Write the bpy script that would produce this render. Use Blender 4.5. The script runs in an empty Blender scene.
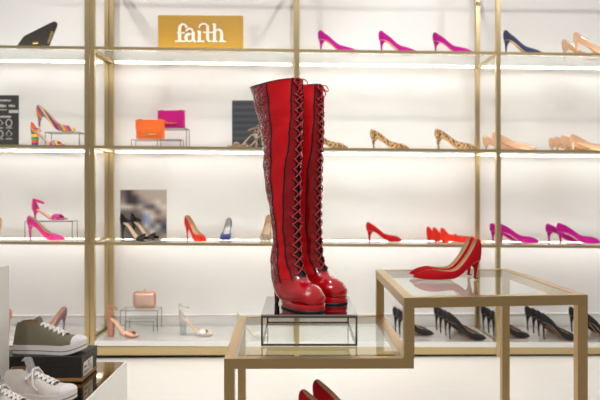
import bpy, bmesh, math, random
from mathutils import Vector, Matrix
random.seed(7)
C = bpy.context.scene.collection
F = 650.0; CX = 300.0; CY = 193.0; EYE = 0.96
PI = math.pi
# ------------------------------------------------------------------ camera
cd = bpy.data.cameras.new('camera'); cam = bpy.data.objects.new('camera', cd); C.objects.link(cam)
cam.location = (0, 0, EYE); cam.rotation_euler = (PI/2, 0, 0)
cd.sensor_width = 36; cd.lens = 36*F/600; cd.shift_y = -(200-CY)/600.0
cd.clip_start = 0.05; cd.clip_end = 60
cd.dof.use_dof = True; cd.dof.focus_distance = 1.85; cd.dof.aperture_fstop = 5.0
bpy.context.scene.camera = cam
vs = bpy.context.scene.view_settings
vs.view_transform = 'Standard'; vs.look = 'None'; vs.gamma = 1; vs.use_curve_mapping = False; vs.exposure = 0.20
# ------------------------------------------------------------------ world
w = bpy.data.worlds.new('world'); bpy.context.scene.world = w; w.use_nodes = True
nt = w.node_tree; nt.nodes.clear()
tc = nt.nodes.new('ShaderNodeTexCoord'); sx = nt.nodes.new('ShaderNodeSeparateXYZ'); cr = nt.nodes.new('ShaderNodeValToRGB')
mr = nt.nodes.new('ShaderNodeMapRange'); mr.inputs[1].default_value = -1; mr.inputs[2].default_value = 1
bg = nt.nodes.new('ShaderNodeBackground'); wo = nt.nodes.new('ShaderNodeOutputWorld')
nt.links.new(tc.outputs['Generated'], sx.inputs[0]); nt.links.new(sx.outputs[2], mr.inputs[0]); nt.links.new(mr.outputs[0], cr.inputs[0])
nt.links.new(cr.outputs[0], bg.inputs[0]); nt.links.new(bg.outputs[0], wo.inputs[0])
e = cr.color_ramp.elements
e[0].position = 0; e[0].color = (.6, .59, .575, 1); e[1].position = 1; e[1].color = (.72, .71, .70, 1)
x = cr.color_ramp.elements.new(.47); x.color = (.30, .295, .285, 1)
x = cr.color_ramp.elements.new(.62); x.color = (.54, .53, .52, 1)
bg.inputs[1].default_value = 0.62
# ------------------------------------------------------------------ ceiling spot lamps, plus extra ones added for the boots
def spot(x, y, z, tx, ty, tz, energy, size=48, rad=.04, col=(1, .965, .935), blend=.5):
    l = bpy.data.lights.new('spot', 'SPOT'); l.energy = energy; l.spot_size = math.radians(size); l.spot_blend = blend
    l.shadow_soft_size = rad; l.color = col
    o = bpy.data.objects.new('spot', l); C.objects.link(o); o.location = (x, y, z)
    o.rotation_euler = (Vector((tx, ty, tz))-Vector((x, y, z))).to_track_quat('-Z', 'Y').to_euler()
spot(-1.66, 3.1, 3.1, -1.4, 4.2, 1.3, 34, 85, .03)
spot(.43, 3.1, 3.1, .2, 4.2, 1.3, 28, 85, .03)
spot(1.00, 3.1, 3.1, 1.3, 4.2, 1.3, 26, 85, .03)
spot(-.6, 2.0, 3.1, -.6, 4.2, 1.2, 50, 70)
spot(2.1, 2.0, 3.1, 1.6, 4.2, 1.2, 50, 70)
for sx_, sy_, en_ in ((-1.0, .4, 22), (-.5, -.2, 22), (0, .3, 22), (.5, -.3, 20), (.7, .9, 20), (-.2, .9, 16)):  # extra spots added to put glints on the patent boots
    spot(sx_, sy_, 3.0, .05, 1.85, .8, en_, 40, .05)
spot(.9, .6, 3.0, .45, 2.0, .7, 25, 40)
spot(-1.2, .7, 3.0, -.95, 2.5, .4, 80, 42)
spot(.3, 2.4, 3.1, 0, 3.4, 0, 22, 85)
LED = 14

# ------------------------------------------------------------------ materials
def srgb(r, g=None, b=None):
    if g is None: r, g, b = r
    f = lambda c: (c/255/12.92 if c/255 <= .04045 else ((c/255+.055)/1.055)**2.4)
    return (f(r), f(g), f(b), 1)
def mat(name, col, rough=.5, metal=0, coat=0, noise=0, nscale=40, bump=0, bscale=200, sheen=0, spec=.5, emis=0, wave=False):
    m = bpy.data.materials.new(name); m.use_nodes = True; n = m.node_tree; p = n.nodes['Principled BSDF']
    c = srgb(col)
    p.inputs['Base Color'].default_value = c; p.inputs['Roughness'].default_value = rough; p.inputs['Metallic'].default_value = metal
    p.inputs['Coat Weight'].default_value = coat; p.inputs['Coat Roughness'].default_value = .06; p.inputs['Sheen Weight'].default_value = sheen
    p.inputs['Specular IOR Level'].default_value = spec
    t = n.nodes.new('ShaderNodeTexCoord')
    if noise:
        nz = n.nodes.new('ShaderNodeTexNoise'); nz.inputs['Scale'].default_value = nscale; nz.inputs['Detail'].default_value = 4
        mp = n.nodes.new('ShaderNodeMapping'); n.links.new(t.outputs['Object'], mp.inputs[0]); n.links.new(mp.outputs[0], nz.inputs['Vector'])
        if wave: mp.inputs['Scale'].default_value = wave
        mx = n.nodes.new('ShaderNodeMix'); mx.data_type = 'RGBA'
        mx.inputs[6].default_value = tuple(v*(1-noise) for v in c[:3])+(1,); mx.inputs[7].default_value = tuple(min(1, v*(1+noise)) for v in c[:3])+(1,)
        n.links.new(nz.outputs[0], mx.inputs[0]); n.links.new(mx.outputs[2], p.inputs['Base Color'])
    if bump:
        nz = n.nodes.new('ShaderNodeTexNoise'); nz.inputs['Scale'].default_value = bscale; n.links.new(t.outputs['Object'], nz.inputs['Vector'])
        b = n.nodes.new('ShaderNodeBump'); b.inputs['Strength'].default_value = bump; b.inputs['Distance'].default_value = .002
        n.links.new(nz.outputs[0], b.inputs['Height']); n.links.new(b.outputs[0], p.inputs['Normal'])
    if emis:
        p.inputs['Emission Color'].default_value = c; p.inputs['Emission Strength'].default_value = emis
    return m
def glass(name, tint=(.95, .97, .96), frost=0.0, rough=.0, ior=1.5, frostcol=(.9, .92, .9)):
    m = bpy.data.materials.new(name); m.use_nodes = True; n = m.node_tree; n.nodes.clear()
    o = n.nodes.new('ShaderNodeOutputMaterial'); tr = n.nodes.new('ShaderNodeBsdfTransparent'); tr.inputs[0].default_value = tint+(1,)
    gl = n.nodes.new('ShaderNodeBsdfGlossy'); gl.inputs['Roughness'].default_value = rough; gl.inputs[0].default_value = (1, 1, 1, 1)
    fr = n.nodes.new('ShaderNodeFresnel'); fr.inputs[0].default_value = ior
    ge = n.nodes.new('ShaderNodeNewGeometry'); iv = n.nodes.new('ShaderNodeMath'); iv.operation = 'SUBTRACT'; iv.inputs[0].default_value = 1; n.links.new(ge.outputs['Backfacing'], iv.inputs[1])
    mu = n.nodes.new('ShaderNodeMath'); mu.operation = 'MULTIPLY'; n.links.new(fr.outputs[0], mu.inputs[0]); n.links.new(iv.outputs[0], mu.inputs[1])
    base = tr
    if frost:
        d = n.nodes.new('ShaderNodeBsdfDiffuse'); d.inputs[0].default_value = frostcol+(1,)
        tl = n.nodes.new('ShaderNodeBsdfTranslucent'); tl.inputs[0].default_value = frostcol+(1,)
        m1 = n.nodes.new('ShaderNodeMixShader'); m1.inputs[0].default_value = .5; n.links.new(d.outputs[0], m1.inputs[1]); n.links.new(tl.outputs[0], m1.inputs[2])
        m2 = n.nodes.new('ShaderNodeMixShader'); m2.inputs[0].default_value = frost; n.links.new(tr.outputs[0], m2.inputs[1]); n.links.new(m1.outputs[0], m2.inputs[2]); base = m2
    m3 = n.nodes.new('ShaderNodeMixShader'); n.links.new(mu.outputs[0], m3.inputs[0]); n.links.new(base.outputs[0], m3.inputs[1]); n.links.new(gl.outputs[0], m3.inputs[2])
    n.links.new(m3.outputs[0], o.inputs[0]); return m
def cells(name, c1, c2, scale, thr, rough=.6, kind='leopard'):
    m = mat(name, c1, rough); n = m.node_tree; p = n.nodes['Principled BSDF']; t = n.nodes.new('ShaderNodeTexCoord')
    v = n.nodes.new('ShaderNodeTexVoronoi'); v.inputs['Scale'].default_value = scale; n.links.new(t.outputs['Object'], v.inputs['Vector'])
    nz = n.nodes.new('ShaderNodeTexNoise'); nz.inputs['Scale'].default_value = scale*1.7; n.links.new(t.outputs['Object'], nz.inputs['Vector'])
    ad = n.nodes.new('ShaderNodeMath'); ad.operation = 'MULTIPLY_ADD'; ad.inputs[1].default_value = .6; n.links.new(nz.outputs[0], ad.inputs[0]); n.links.new(v.outputs['Distance'], ad.inputs[2])
    r = n.nodes.new('ShaderNodeValToRGB'); r.color_ramp.elements[0].position = thr; r.color_ramp.elements[0].color = srgb(c2)
    r.color_ramp.elements[1].position = thr+.08; r.color_ramp.elements[1].color = srgb(c1)
    n.links.new(ad.outputs[0], r.inputs[0]); n.links.new(r.outputs[0], p.inputs['Base Color']); return m
def stripes(name, cols, scale, ang=.5, rough=.4, noise=1.0):
    m = mat(name, cols[0], rough); n = m.node_tree; p = n.nodes['Principled BSDF']; t = n.nodes.new('ShaderNodeTexCoord')
    mp = n.nodes.new('ShaderNodeMapping'); mp.inputs['Rotation'].default_value = (0, ang, 0); mp.inputs['Scale'].default_value = (scale,)*3
    n.links.new(t.outputs['Object'], mp.inputs[0]); s = n.nodes.new('ShaderNodeSeparateXYZ'); n.links.new(mp.outputs[0], s.inputs[0])
    f = n.nodes.new('ShaderNodeMath'); f.operation = 'FRACT'; n.links.new(s.outputs[0], f.inputs[0])
    r = n.nodes.new('ShaderNodeValToRGB'); r.color_ramp.interpolation = 'CONSTANT'; k = len(cols)
    r.color_ramp.elements[0].color = srgb(cols[0]); r.color_ramp.elements[1].position = 1/k; r.color_ramp.elements[1].color = srgb(cols[1])
    for i in range(2, k): el = r.color_ramp.elements.new(i/k); el.color = srgb(cols[i])
    n.links.new(f.outputs[0], r.inputs[0]); n.links.new(r.outputs[0], p.inputs['Base Color']); return m
def croc(name, col):
    m = mat(name, col, .26, coat=.4, spec=.3); n = m.node_tree; p = n.nodes['Principled BSDF']; t = n.nodes.new('ShaderNodeTexCoord')
    mp = n.nodes.new('ShaderNodeMapping'); mp.inputs['Scale'].default_value = (1, 1, 1.7); n.links.new(t.outputs['Object'], mp.inputs[0])
    v = n.nodes.new('ShaderNodeTexVoronoi'); v.feature = 'DISTANCE_TO_EDGE'; v.inputs['Scale'].default_value = 44; n.links.new(mp.outputs[0], v.inputs['Vector'])
    r = n.nodes.new('ShaderNodeValToRGB'); r.color_ramp.elements[0].position = .0; r.color_ramp.elements[0].color = (.06, .003, .008, 1)
    r.color_ramp.elements[1].position = .13; r.color_ramp.elements[1].color = srgb(col); n.links.new(v.outputs[0], r.inputs[0]); n.links.new(r.outputs[0], p.inputs['Base Color'])
    r2 = n.nodes.new('ShaderNodeMapRange'); r2.inputs[2].default_value = .22; n.links.new(v.outputs[0], r2.inputs[0])
    b = n.nodes.new('ShaderNodeBump'); b.inputs['Strength'].default_value = 1; b.inputs['Distance'].default_value = .0025
    n.links.new(r2.outputs[0], b.inputs['Height']); n.links.new(b.outputs[0], p.inputs['Normal']); n.links.new(b.outputs[0], p.inputs['Coat Normal']); return m

M = dict(
 wall=mat('wall_paint', (237, 234, 232), .75, noise=.012, nscale=3), floor=mat('floor_stone', (232, 228, 221), .35, noise=.035, nscale=4, wave=(.5, 6, 1)),
 brass=mat('brushed_brass', (206, 184, 138), .33, metal=1, noise=.07, nscale=30, wave=(1, 30, 30)),
 tbrass=mat('table_bronze', (190, 160, 112), .34, metal=1, noise=.07, nscale=30, wave=(1, 20, 20)),
 shelfglass=glass('shelf_glass', (.95, .975, .965), .14), tglass=glass('table_glass', (.93, .965, .95), .0), edge=mat('glass_edge', (60, 75, 68), .2),
 base=mat('base_gloss', (205, 203, 198), .06, coat=1, spec=.9), white=mat('white_lacquer', (240, 238, 232), .3, noise=.01), whiteedge=mat('white_edge', (245, 243, 238), .4),
 dark=mat('shadow_gap', (30, 28, 26), .8), led=None, chrome=mat('dark_chrome', (120, 108, 98), .22, metal=1), wire=mat('steel_wire', (120, 116, 112), .3, metal=1),
 mirror=mat('mirror_plate', (170, 168, 168), .03, metal=1), smoked=mat('smoked_mirror', (150, 130, 98), .05, metal=1),
 fuchsia=mat('fuchsia_suede', (170, 10, 124), .8, sheen=.03, spec=.2, noise=.08), red=mat('red_suede', (178, 4, 18), .8, sheen=.03, spec=.2, noise=.08), coral=mat('coral_suede', (212, 44, 28), .8, sheen=.03, spec=.2, noise=.06),
 navy=mat('navy_satin', (38, 42, 84), .5, sheen=.2, noise=.1), nude=mat('nude_patent', (220, 174, 140), .12, coat=1), black=mat('black_satin', (20, 20, 22), .55, noise=.2), blue=mat('blue_suede', (40, 58, 132), .8, sheen=.2),
 leo=cells('leopard_print', (196, 150, 98), (48, 26, 14), 85, .72), snake=cells('snake_print', (166, 140, 118), (60, 48, 44), 70, .6),
 beige=mat('beige_lining', (222, 190, 156), .6), tan=mat('tan_sole', (204, 158, 108), .5), purple=mat('plum_satin', (140, 100, 116), .5), rose=mat('rose_gold_leather', (222, 158, 140), .28, metal=.5), roseglit=mat('rose_gold_sequin', (244, 200, 184), .3, metal=.5, noise=.3, nscale=150, bump=1, bscale=160),
 silver=mat('silver_leather', (222, 218, 212), .25, metal=.4), clear=glass('clear_heel', (.8, .82, .82)), orange=mat('orange_leather', (244, 110, 44), .4, noise=.05), magenta=mat('magenta_leather', (200, 14, 130), .35, noise=.05), gold=mat('gold_metal', (236, 200, 120), .25, metal=1),
 charcoal=mat('charcoal_leather', (52, 46, 43), .45, noise=.2, nscale=120), signgold=mat('sign_gold', (190, 144, 46), .42, noise=.04, nscale=5), signwhite=mat('sign_white', (246, 238, 226), .5),
 multi=stripes('rainbow_stripe', [(232, 84, 40), (60, 90, 190), (246, 206, 40), (90, 60, 150), (230, 60, 110), (40, 150, 120), (244, 150, 40)], 13, .6),
 multi2=stripes('rainbow_block', [(70, 70, 160), (226, 70, 40), (50, 150, 90), (244, 200, 50)], 14, PI/2+.001), floral=cells('pink_floral', (230, 30, 110), (120, 90, 210), 60, .62),
 patent=mat('red_patent', (146, 0, 12), .10, coat=.7, spec=.15, bump=.5, bscale=45), vamp=mat('red_patent_bright', (184, 0, 14), .08, coat=1, spec=.3, bump=.35, bscale=60), leather=mat('red_leather', (208, 12, 24), .42, spec=.25, noise=.10, nscale=25, bump=.25, bscale=60), croc=croc('red_croc', (168, 14, 34)),
 piping=mat('black_piping', (16, 12, 12), .4), rubber=mat('black_rubber', (20, 20, 22), .5), lace=mat('red_lace', (196, 16, 34), .5), tongue=mat('black_tongue', (24, 14, 15), .5),
 canvas=mat('olive_canvas', (120, 114, 92), .85, bump=.4, bscale=500, noise=.06), canvas2=mat('silver_canvas', (222, 213, 208), .5, bump=.4, bscale=300, noise=.15, nscale=60), silverflake=mat('silver_glitter', (150, 150, 150), .35, metal=.8, noise=.5, nscale=200, bump=1, bscale=200),
 soler=mat('white_rubber', (232, 226, 226), .5), wlace=mat('white_lace', (240, 236, 230), .8), box=mat('black_card', (36, 33, 33), .55), kraft=mat('kraft_band', (164, 120, 66), .6), label=mat('white_label', (228, 222, 212), .6), labelred=mat('red_label_print', (190, 30, 40), .6), labeldark=mat('dark_print', (40, 40, 44), .6),
 cardblack=mat('black_poster', (60, 57, 56), .5), cardtext=mat('poster_print', (205, 200, 195), .6), cardgrey=stripes('grey_slats', [(64, 66, 72), (80, 82, 88)], 26, PI/2+.001), cardedge=mat('card_edge', (205, 200, 192), .6))
M['led'] = mat('led_strip', (255, 252, 249), .5, emis=LED)

# ------------------------------------------------------------------ helpers
def link(name, bm, m, parent=None, smooth=True, merge=True):
    if merge: bmesh.ops.remove_doubles(bm, verts=bm.verts, dist=1e-5)
    bmesh.ops.recalc_face_normals(bm, faces=bm.faces)
    me = bpy.data.meshes.new(name); bm.to_mesh(me); bm.free()
    o = bpy.data.objects.new(name, me); C.objects.link(o)
    for mm in (m if isinstance(m, list) else [m]): me.materials.append(mm)
    if smooth:
        for p in me.polygons: p.use_smooth = True
        try: me.set_sharp_from_angle(angle=math.radians(50))
        except Exception: pass
    if parent: o.parent = parent
    return o
def tag(o, label=None, cat=None, group=None, kind=None):
    if label: o['label'] = label
    if cat: o['category'] = cat
    if group: o['group'] = group
    if kind: o['kind'] = kind
    return o
def thing(name, label, cat, loc=(0, 0, 0), rz=0, group=None):
    o = bpy.data.objects.new(name, None); C.objects.link(o); o.location = loc; o.rotation_euler = (0, 0, rz); o.empty_display_size = .05
    return tag(o, label, cat, group)
def copy_tree(o, parent=None):
    c = o.copy(); C.objects.link(c)
    if parent: c.parent = parent
    for ch in o.children: copy_tree(ch, c)
    return c
def box(bm, x0, x1, y0, y1, z0, z1, slope=0, bev=0):
    vs = [bm.verts.new((x, y, z-slope*x)) for z in (z0, z1) for x, y in ((x0, y0), (x1, y0), (x1, y1), (x0, y1))]
    fs = [bm.faces.new([vs[i] for i in f]) for f in ((0, 3, 2, 1), (4, 5, 6, 7), (0, 1, 5, 4), (1, 2, 6, 5), (2, 3, 7, 6), (3, 0, 4, 7))]
    if bev:
        bmesh.ops.bevel(bm, geom=list({e for f in fs for e in f.edges}), offset=bev, segments=2, affect='EDGES', profile=.5)
def bx(*a, **k):
    bm = bmesh.new(); box(bm, *a, **k); return bm
def prism(bm, pts, y0, y1):      # pts (x,z) polygon extruded along y
    a = [bm.verts.new((p[0], y0, p[1])) for p in pts]; b = [bm.verts.new((p[0], y1, p[1])) for p in pts]
    n = len(pts); bm.faces.new(a); bm.faces.new(b[::-1])
    for i in range(n): bm.faces.new((a[i], b[i], b[(i+1) % n], a[(i+1) % n]))
def beam(bm, p, q, w, h):        # rectangular beam between two points, w horizontal, h vertical-ish
    p = Vector(p); q = Vector(q); d = (q-p).normalized()
    up = Vector((0, 0, 1)) if abs(d.z) < .9 else Vector((0, 1, 0)); s = d.cross(up).normalized(); u = s.cross(d)
    v = [bm.verts.new(c+s*i*w/2+u*j*h/2) for c in (p, q) for i, j in ((-1, -1), (1, -1), (1, 1), (-1, 1))]
    for f in ((0, 1, 2, 3), (7, 6, 5, 4), (0, 4, 5, 1), (1, 5, 6, 2), (2, 6, 7, 3), (3, 7, 4, 0)): bm.faces.new([v[i] for i in f])
def tube(bm, pts, r, n=6, closed=False, cap=True):
    pts = [Vector(p) for p in pts]; rings = []; N = len(pts); prev = None
    for i, p in enumerate(pts):
        a = pts[(i-1) % N] if (closed or i) else p; b = pts[(i+1) % N] if (closed or i < N-1) else p
        d = (b-a).normalized() if (b-a).length > 1e-9 else Vector((1, 0, 0))
        s = d.cross(prev if prev else (Vector((0, 0, 1)) if abs(d.z) < .95 else Vector((1, 0, 0))))
        s = s.normalized() if s.length > 1e-6 else Vector((1, 0, 0)); u = s.cross(d).normalized(); prev = u if abs(u.dot(d)) < .9 else None
        s = d.cross(u)
        rr = r(i/(N-1)) if callable(r) else r
        rings.append([bm.verts.new(p+(s*math.cos(2*PI*k/n)+u*math.sin(2*PI*k/n))*rr) for k in range(n)])
    for i in range(N if closed else N-1):
        A, B = rings[i], rings[(i+1) % N]
        for k in range(n): bm.faces.new((A[k], A[(k+1) % n], B[(k+1) % n], B[k]))
    if cap and not closed: bm.faces.new(rings[0][::-1]); bm.faces.new(rings[-1])
def grid(bm, rows, close_u=False, keep=None):
    V = [[bm.verts.new(p) for p in r] for r in rows]; n = len(rows[0])
    for i in range(len(rows)-1):
        for k in range(n if close_u else n-1):
            if keep and not keep(i, k): continue
            f = (V[i][k], V[i][(k+1) % n], V[i+1][(k+1) % n], V[i+1][k])
            try: bm.faces.new(f)
            except ValueError: pass
    return V
def interp(pts, x):
    if x <= pts[0][0]: return pts[0][1]
    if x >= pts[-1][0]: return pts[-1][1]
    n = len(pts); s = [(pts[i+1][1]-pts[i][1])/(pts[i+1][0]-pts[i][0]) for i in range(n-1)]
    def m(i):
        if i == 0: return s[0]
        if i == n-1: return s[-1]
        return 0 if s[i-1]*s[i] <= 0 else 2*s[i-1]*s[i]/(s[i-1]+s[i])
    for i in range(n-1):
        if x <= pts[i+1][0]:
            h = pts[i+1][0]-pts[i][0]; t = (x-pts[i][0])/h
            return (2*t**3-3*t*t+1)*pts[i][1]+(t**3-2*t*t+t)*h*m(i)+(3*t*t-2*t**3)*pts[i+1][1]+(t**3-t*t)*h*m(i+1)
def crom(keys, sub):              # Catmull-Rom over tuples
    out = []; n = len(keys)
    for i in range(n-1):
        p0 = keys[max(i-1, 0)]; p1 = keys[i]; p2 = keys[i+1]; p3 = keys[min(i+2, n-1)]
        for j in range(sub):
            t = j/sub
            out.append(tuple(.5*((2*b)+(-a+c)*t+(2*a-5*b+4*c-d)*t*t+(-a+3*b-3*c+d)*t**3) for a, b, c, d in zip(p0, p1, p2, p3)))
    out.append(tuple(keys[-1])); return out

# ------------------------------------------------------------------ shelving frame of reference
Y0 = 3.78; TH = .022; SL = .0083; DEP = .41
LV = dict(A=1.797, B=1.2246, C=.666, D=.0964)
def onshelf(level, px, depth):
    x = 0
    for _ in range(4):
        Z = Y0+depth+TH*x; x = (px-CX)*Z/F
    return (x, Z, LV[level]-SL*x+.0008)
def struct(name, bm, m, smooth=False):
    return tag(link(name, bm, m, smooth=smooth), kind='structure')
struct('floor', bx(-5, 5, -2.5, 6, -.05, 0), M['floor'])
wl = struct('wall_back', bx(-4, 4, .47, .6, 0, 3.2), M['wall']); wl.location = (0, Y0, 0); wl.rotation_euler = (0, 0, TH)
bm = bmesh.new(); box(bm, -4, 4, .452, .4695, .001, .166); box(bm, -4, 4, .444, .4695, .166, .170)
wl = struct('baseboard_back', bm, M['wall']); wl.location = (0, Y0, 0); wl.rotation_euler = (0, 0, TH)

# ------------------------------------------------------------------ shelving units
PW = .027
def shelving(label, xs, extents):
    u = thing('shelving_unit', label, 'shelving', (0, Y0, 0), TH)
    top = 2.46
    for x in xs:
        for y in (0, DEP): link('post', bx(x-PW/2, x+PW/2, y, y+PW, .0, top, bev=.0015), M['brass'], u, False)
    for (a, b) in extents:
        for k, z in (('T', 2.37), ('A', LV['A']), ('B', LV['B']), ('C', LV['C'])):
            link('front_rail', bx(a, b, .002, .020, z-.016, z, slope=SL), M['brass'], u, False)
            link('rear_rail', bx(a, b, DEP+.004, DEP+.022, z-.016, z, slope=SL), M['brass'], u, False)
            if k == 'T': continue
            link('shelf_panel', bx(a+.002, b-.002, .0205, DEP+.0035, z-.009, z-.0005, slope=SL), M['shelfglass'], u, False)
            link('light_strip', bx(a+.015, b-.015, .022, .032, z-.0135, z-.0095, slope=SL), M['led'], u, False)
            link('light_strip', bx(a+.015, b-.015, DEP-.010, DEP+.001, z-.0135, z-.0095, slope=SL), M['led'], u, False)
        link('base_panel', bx(a, b, .0, DEP+.03, LV['D']-.030, LV['D']-.002, slope=SL), M['whiteedge'], u, False)
        link('base_top', bx(a, b, .006, DEP+.03, LV['D']-.0018, LV['D'], slope=SL), M['base'], u, False)
        link('base_rail', bx(a, b, .004, .03, .018, LV['D']-.031, slope=SL*.4), M['brass'], u, False)
        link('plinth', bx(a, b, .03, .06, .0, .035), M['dark'], u, False)  # near-black strip, shade of the gap under the base put in its colour
    for x in xs:
        for z in (2.37, LV['A'], LV['B'], LV['C']):
            link('side_rail', bx(x-.008, x+.008, PW, DEP, z-.0165-SL*x, z-.0005-SL*x), M['brass'], u, False)
        link('side_rail', bx(x-.008, x+.008, PW, DEP, LV['D']-.014-SL*x, LV['D']-.0004-SL*x), M['brass'], u, False)
    return u
XL = -1.2315; XLL = -1.2005; XM = -.018; XR = 1.163
xl, xm_, xr = XLL-.0, XM, XR
shelving('far left gold framed glass shelving bay holding the clutch and rainbow shoes', [-2.45, XL], [(-2.45+PW/2, XL-PW/2)])
shelving('gold framed glass shelving running behind the red boots to the right edge', [XLL, XM, XR, 2.36],
         [(XLL+PW/2, XM-PW/2), (XM+PW/2, XR-PW/2), (XR+PW/2, 2.36-PW/2)])

# ------------------------------------------------------------------ display tables (S shaped frame)
BW = .0255
def quadframe(bm, c, z, w=BW):
    cen = Vector((sum(p[0] for p in c)/4, sum(p[1] for p in c)/4))
    def inset(d):
        out = []
        for i in range(4):
            p = Vector(c[i]); a = (Vector(c[(i-1) % 4])-p).normalized(); b = (Vector(c[(i+1) % 4])-p).normalized()
            out.append(p+a*d+b*d)
        return out
    o = inset(0); n = inset(w)
    for i in range(4):
        j = (i+1) % 4; A = [(o[i].x, o[i].y), (o[j].x, o[j].y), (n[j].x, n[j].y), (n[i].x, n[i].y)]
        lo = [bm.verts.new((p[0], p[1], z-w)) for p in A]; hi = [bm.verts.new((p[0], p[1], z)) for p in A]
        bm.faces.new(lo[::-1]); bm.faces.new(hi)
        for k in range(4): bm.faces.new((lo[k], lo[(k+1) % 4], hi[(k+1) % 4], hi[k]))
    return n
def slab(bm, pts, z0, z1):
    lo = [bm.verts.new((p[0], p[1], z0)) for p in pts]; hi = [bm.verts.new((p[0], p[1], z1)) for p in pts]
    bm.faces.new(lo[::-1]); bm.faces.new(hi)
    for k in range(len(pts)): bm.faces.new((lo[k], lo[(k+1) % len(pts)], hi[(k+1) % len(pts)], hi[k]))
tb = thing('display_table', 'two-tier bronze framed glass display table carrying the red boots and red pumps', 'display table', (0, 0, 0))
R = [(.2585, 1.612), (.735, 1.66), (.713, 2.235), (.2565, 2.205)]
Lc = [(-.188, 1.608), (.2825, 1.612), (.2805, 2.19), (-.205, 2.167)]
ZR, ZL = .70, .55
bm = bmesh.new(); nR = quadframe(bm, R, ZR); link('upper_frame', bm, M['tbrass'], tb, False)
bm = bmesh.new(); nL = quadframe(bm, Lc, ZL); link('lower_frame', bm, M['tbrass'], tb, False)
bm = bmesh.new(); slab(bm, nR, ZR-.009, ZR-.001); link('glass_top', bm, M['tglass'], tb, False)
bm = bmesh.new(); slab(bm, nL, ZL-.009, ZL-.001); link('glass_top', bm, M['tglass'], tb, False)
def leg(cx, cy, z0, z1, name='leg'):
    link(name, bx(cx, cx+BW, cy, cy+BW, z0, z1), M['tbrass'], tb, False)
leg(.2585, 1.612, ZL+.0002, ZR-BW-.0002, 'riser_post'); leg(.2565, 2.205-BW, ZL+.0002, ZR-BW-.0002, 'riser_post')
leg(.735-BW, 1.66, 0, ZR-BW-.0002); leg(.713-BW, 2.235-BW, 0, ZR-BW-.0002)
leg(-.188, 1.608, 0, ZL-BW-.0002); leg(-.205, 2.167-BW, 0, ZL-BW-.0002)
leg(.2565, 1.612, 0.0, .2255); leg(.2565, 2.19-BW, 0.0, .2255)
bm = bmesh.new(); nS = quadframe(bm, [(-.163, 1.609), (.2805, 1.614), (.2805, 2.188), (-.18, 2.166)], .25); link('bottom_frame', bm, M['tbrass'], tb, False)
bm = bmesh.new(); slab(bm, nS, .240, .249); link('bottom_glass', bm, M['tglass'], tb, False)

# riser under the boots
rs = thing('display_riser', 'low dark chrome riser with mirrored top lifting the red boots', 'display riser', (0, 0, ZL))
x0, x1, y0, y1, h = -.1045, .154, 1.742, 2.05, .084; t = .005
for y in (y0, y1-t):
    bm = bmesh.new(); box(bm, x0, x1, y, y+t, 0, t); box(bm, x0, x1, y, y+t, h-t-.004, h-.004)
    link('rail_frame', bm, M['chrome'], rs, False)
for x in (x0, x1-t):
    for y in (y0, y1-t): link('upright', bx(x, x+t, y, y+t, t, h-t-.004), M['chrome'], rs, False)
    link('side_rail', bx(x, x+t, y0+t, y1-t, 0, t), M['chrome'], rs, False)
link('mirror_top', bx(x0, x1, y0, y1, h-.004, h), M['mirror'], rs, False)
ZT = ZL+h

# ------------------------------------------------------------------ shoes
def zsole(H):
    return [(0, H), (.12, H*.97), (.25, H*.82), (.4, H*.47), (.52, H*.19), (.62, .003+H*.04), (.7, .003), (.85, .003), (1, .007)]
WPT = [(0, 0), (.012, .009), (.03, .0145), (.06, .019), (.12, .0225), (.25, .0215), (.4, .022), (.55, .029), (.68, .0345), (.8, .029), (.9, .0185), (.97, .007), (1, 0)]
WRD = [(0, 0), (.012, .009), (.03, .0145), (.06, .019), (.12, .0225), (.25, .0215), (.4, .024), (.55, .032), (.7, .037), (.85, .033), (.94, .023), (.985, .010), (1, 0)]
def shoe_heel(root, L, H, m, style, zs, tipm=None, hx=0.0):
    bm = bmesh.new(); rows = []; K = 9; n = 14
    for k in range(K+1):
        t = k/K
        if style == 'block': rx = .023-.004*t; ry = .0215-.002*t; back = .002+.004*t
        elif style == 'kitten': s = (1-t)**3.2; rx = .0055+.016*s; ry = .0052+.014*s; back = .002+.013*t**.6
        else: s = (1-t)**3.6; rx = .0042+.0165*s; ry = .0042+.0150*s; back = .0015+.012*t**.6
        cx = back+rx+hx; row = []
        for i in range(n):
            a = 2*PI*i/n; x = cx+rx*math.cos(a); y = ry*math.sin(a)
            ztop = interp(zs, min(max(x/L, 0), 1))+.001
            row.append((x, y, ztop*(1-t)+.0005*t))
        rows.append(row)
    V = grid(bm, rows, close_u=True); bm.faces.new(V[0][::-1]); bm.faces.new(V[-1])
    return link('heel', bm, m, root)
def stations(L, n, W):
    us = [.5*(1-math.cos(PI*i/n)) for i in range(n+1)]
    return us
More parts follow.
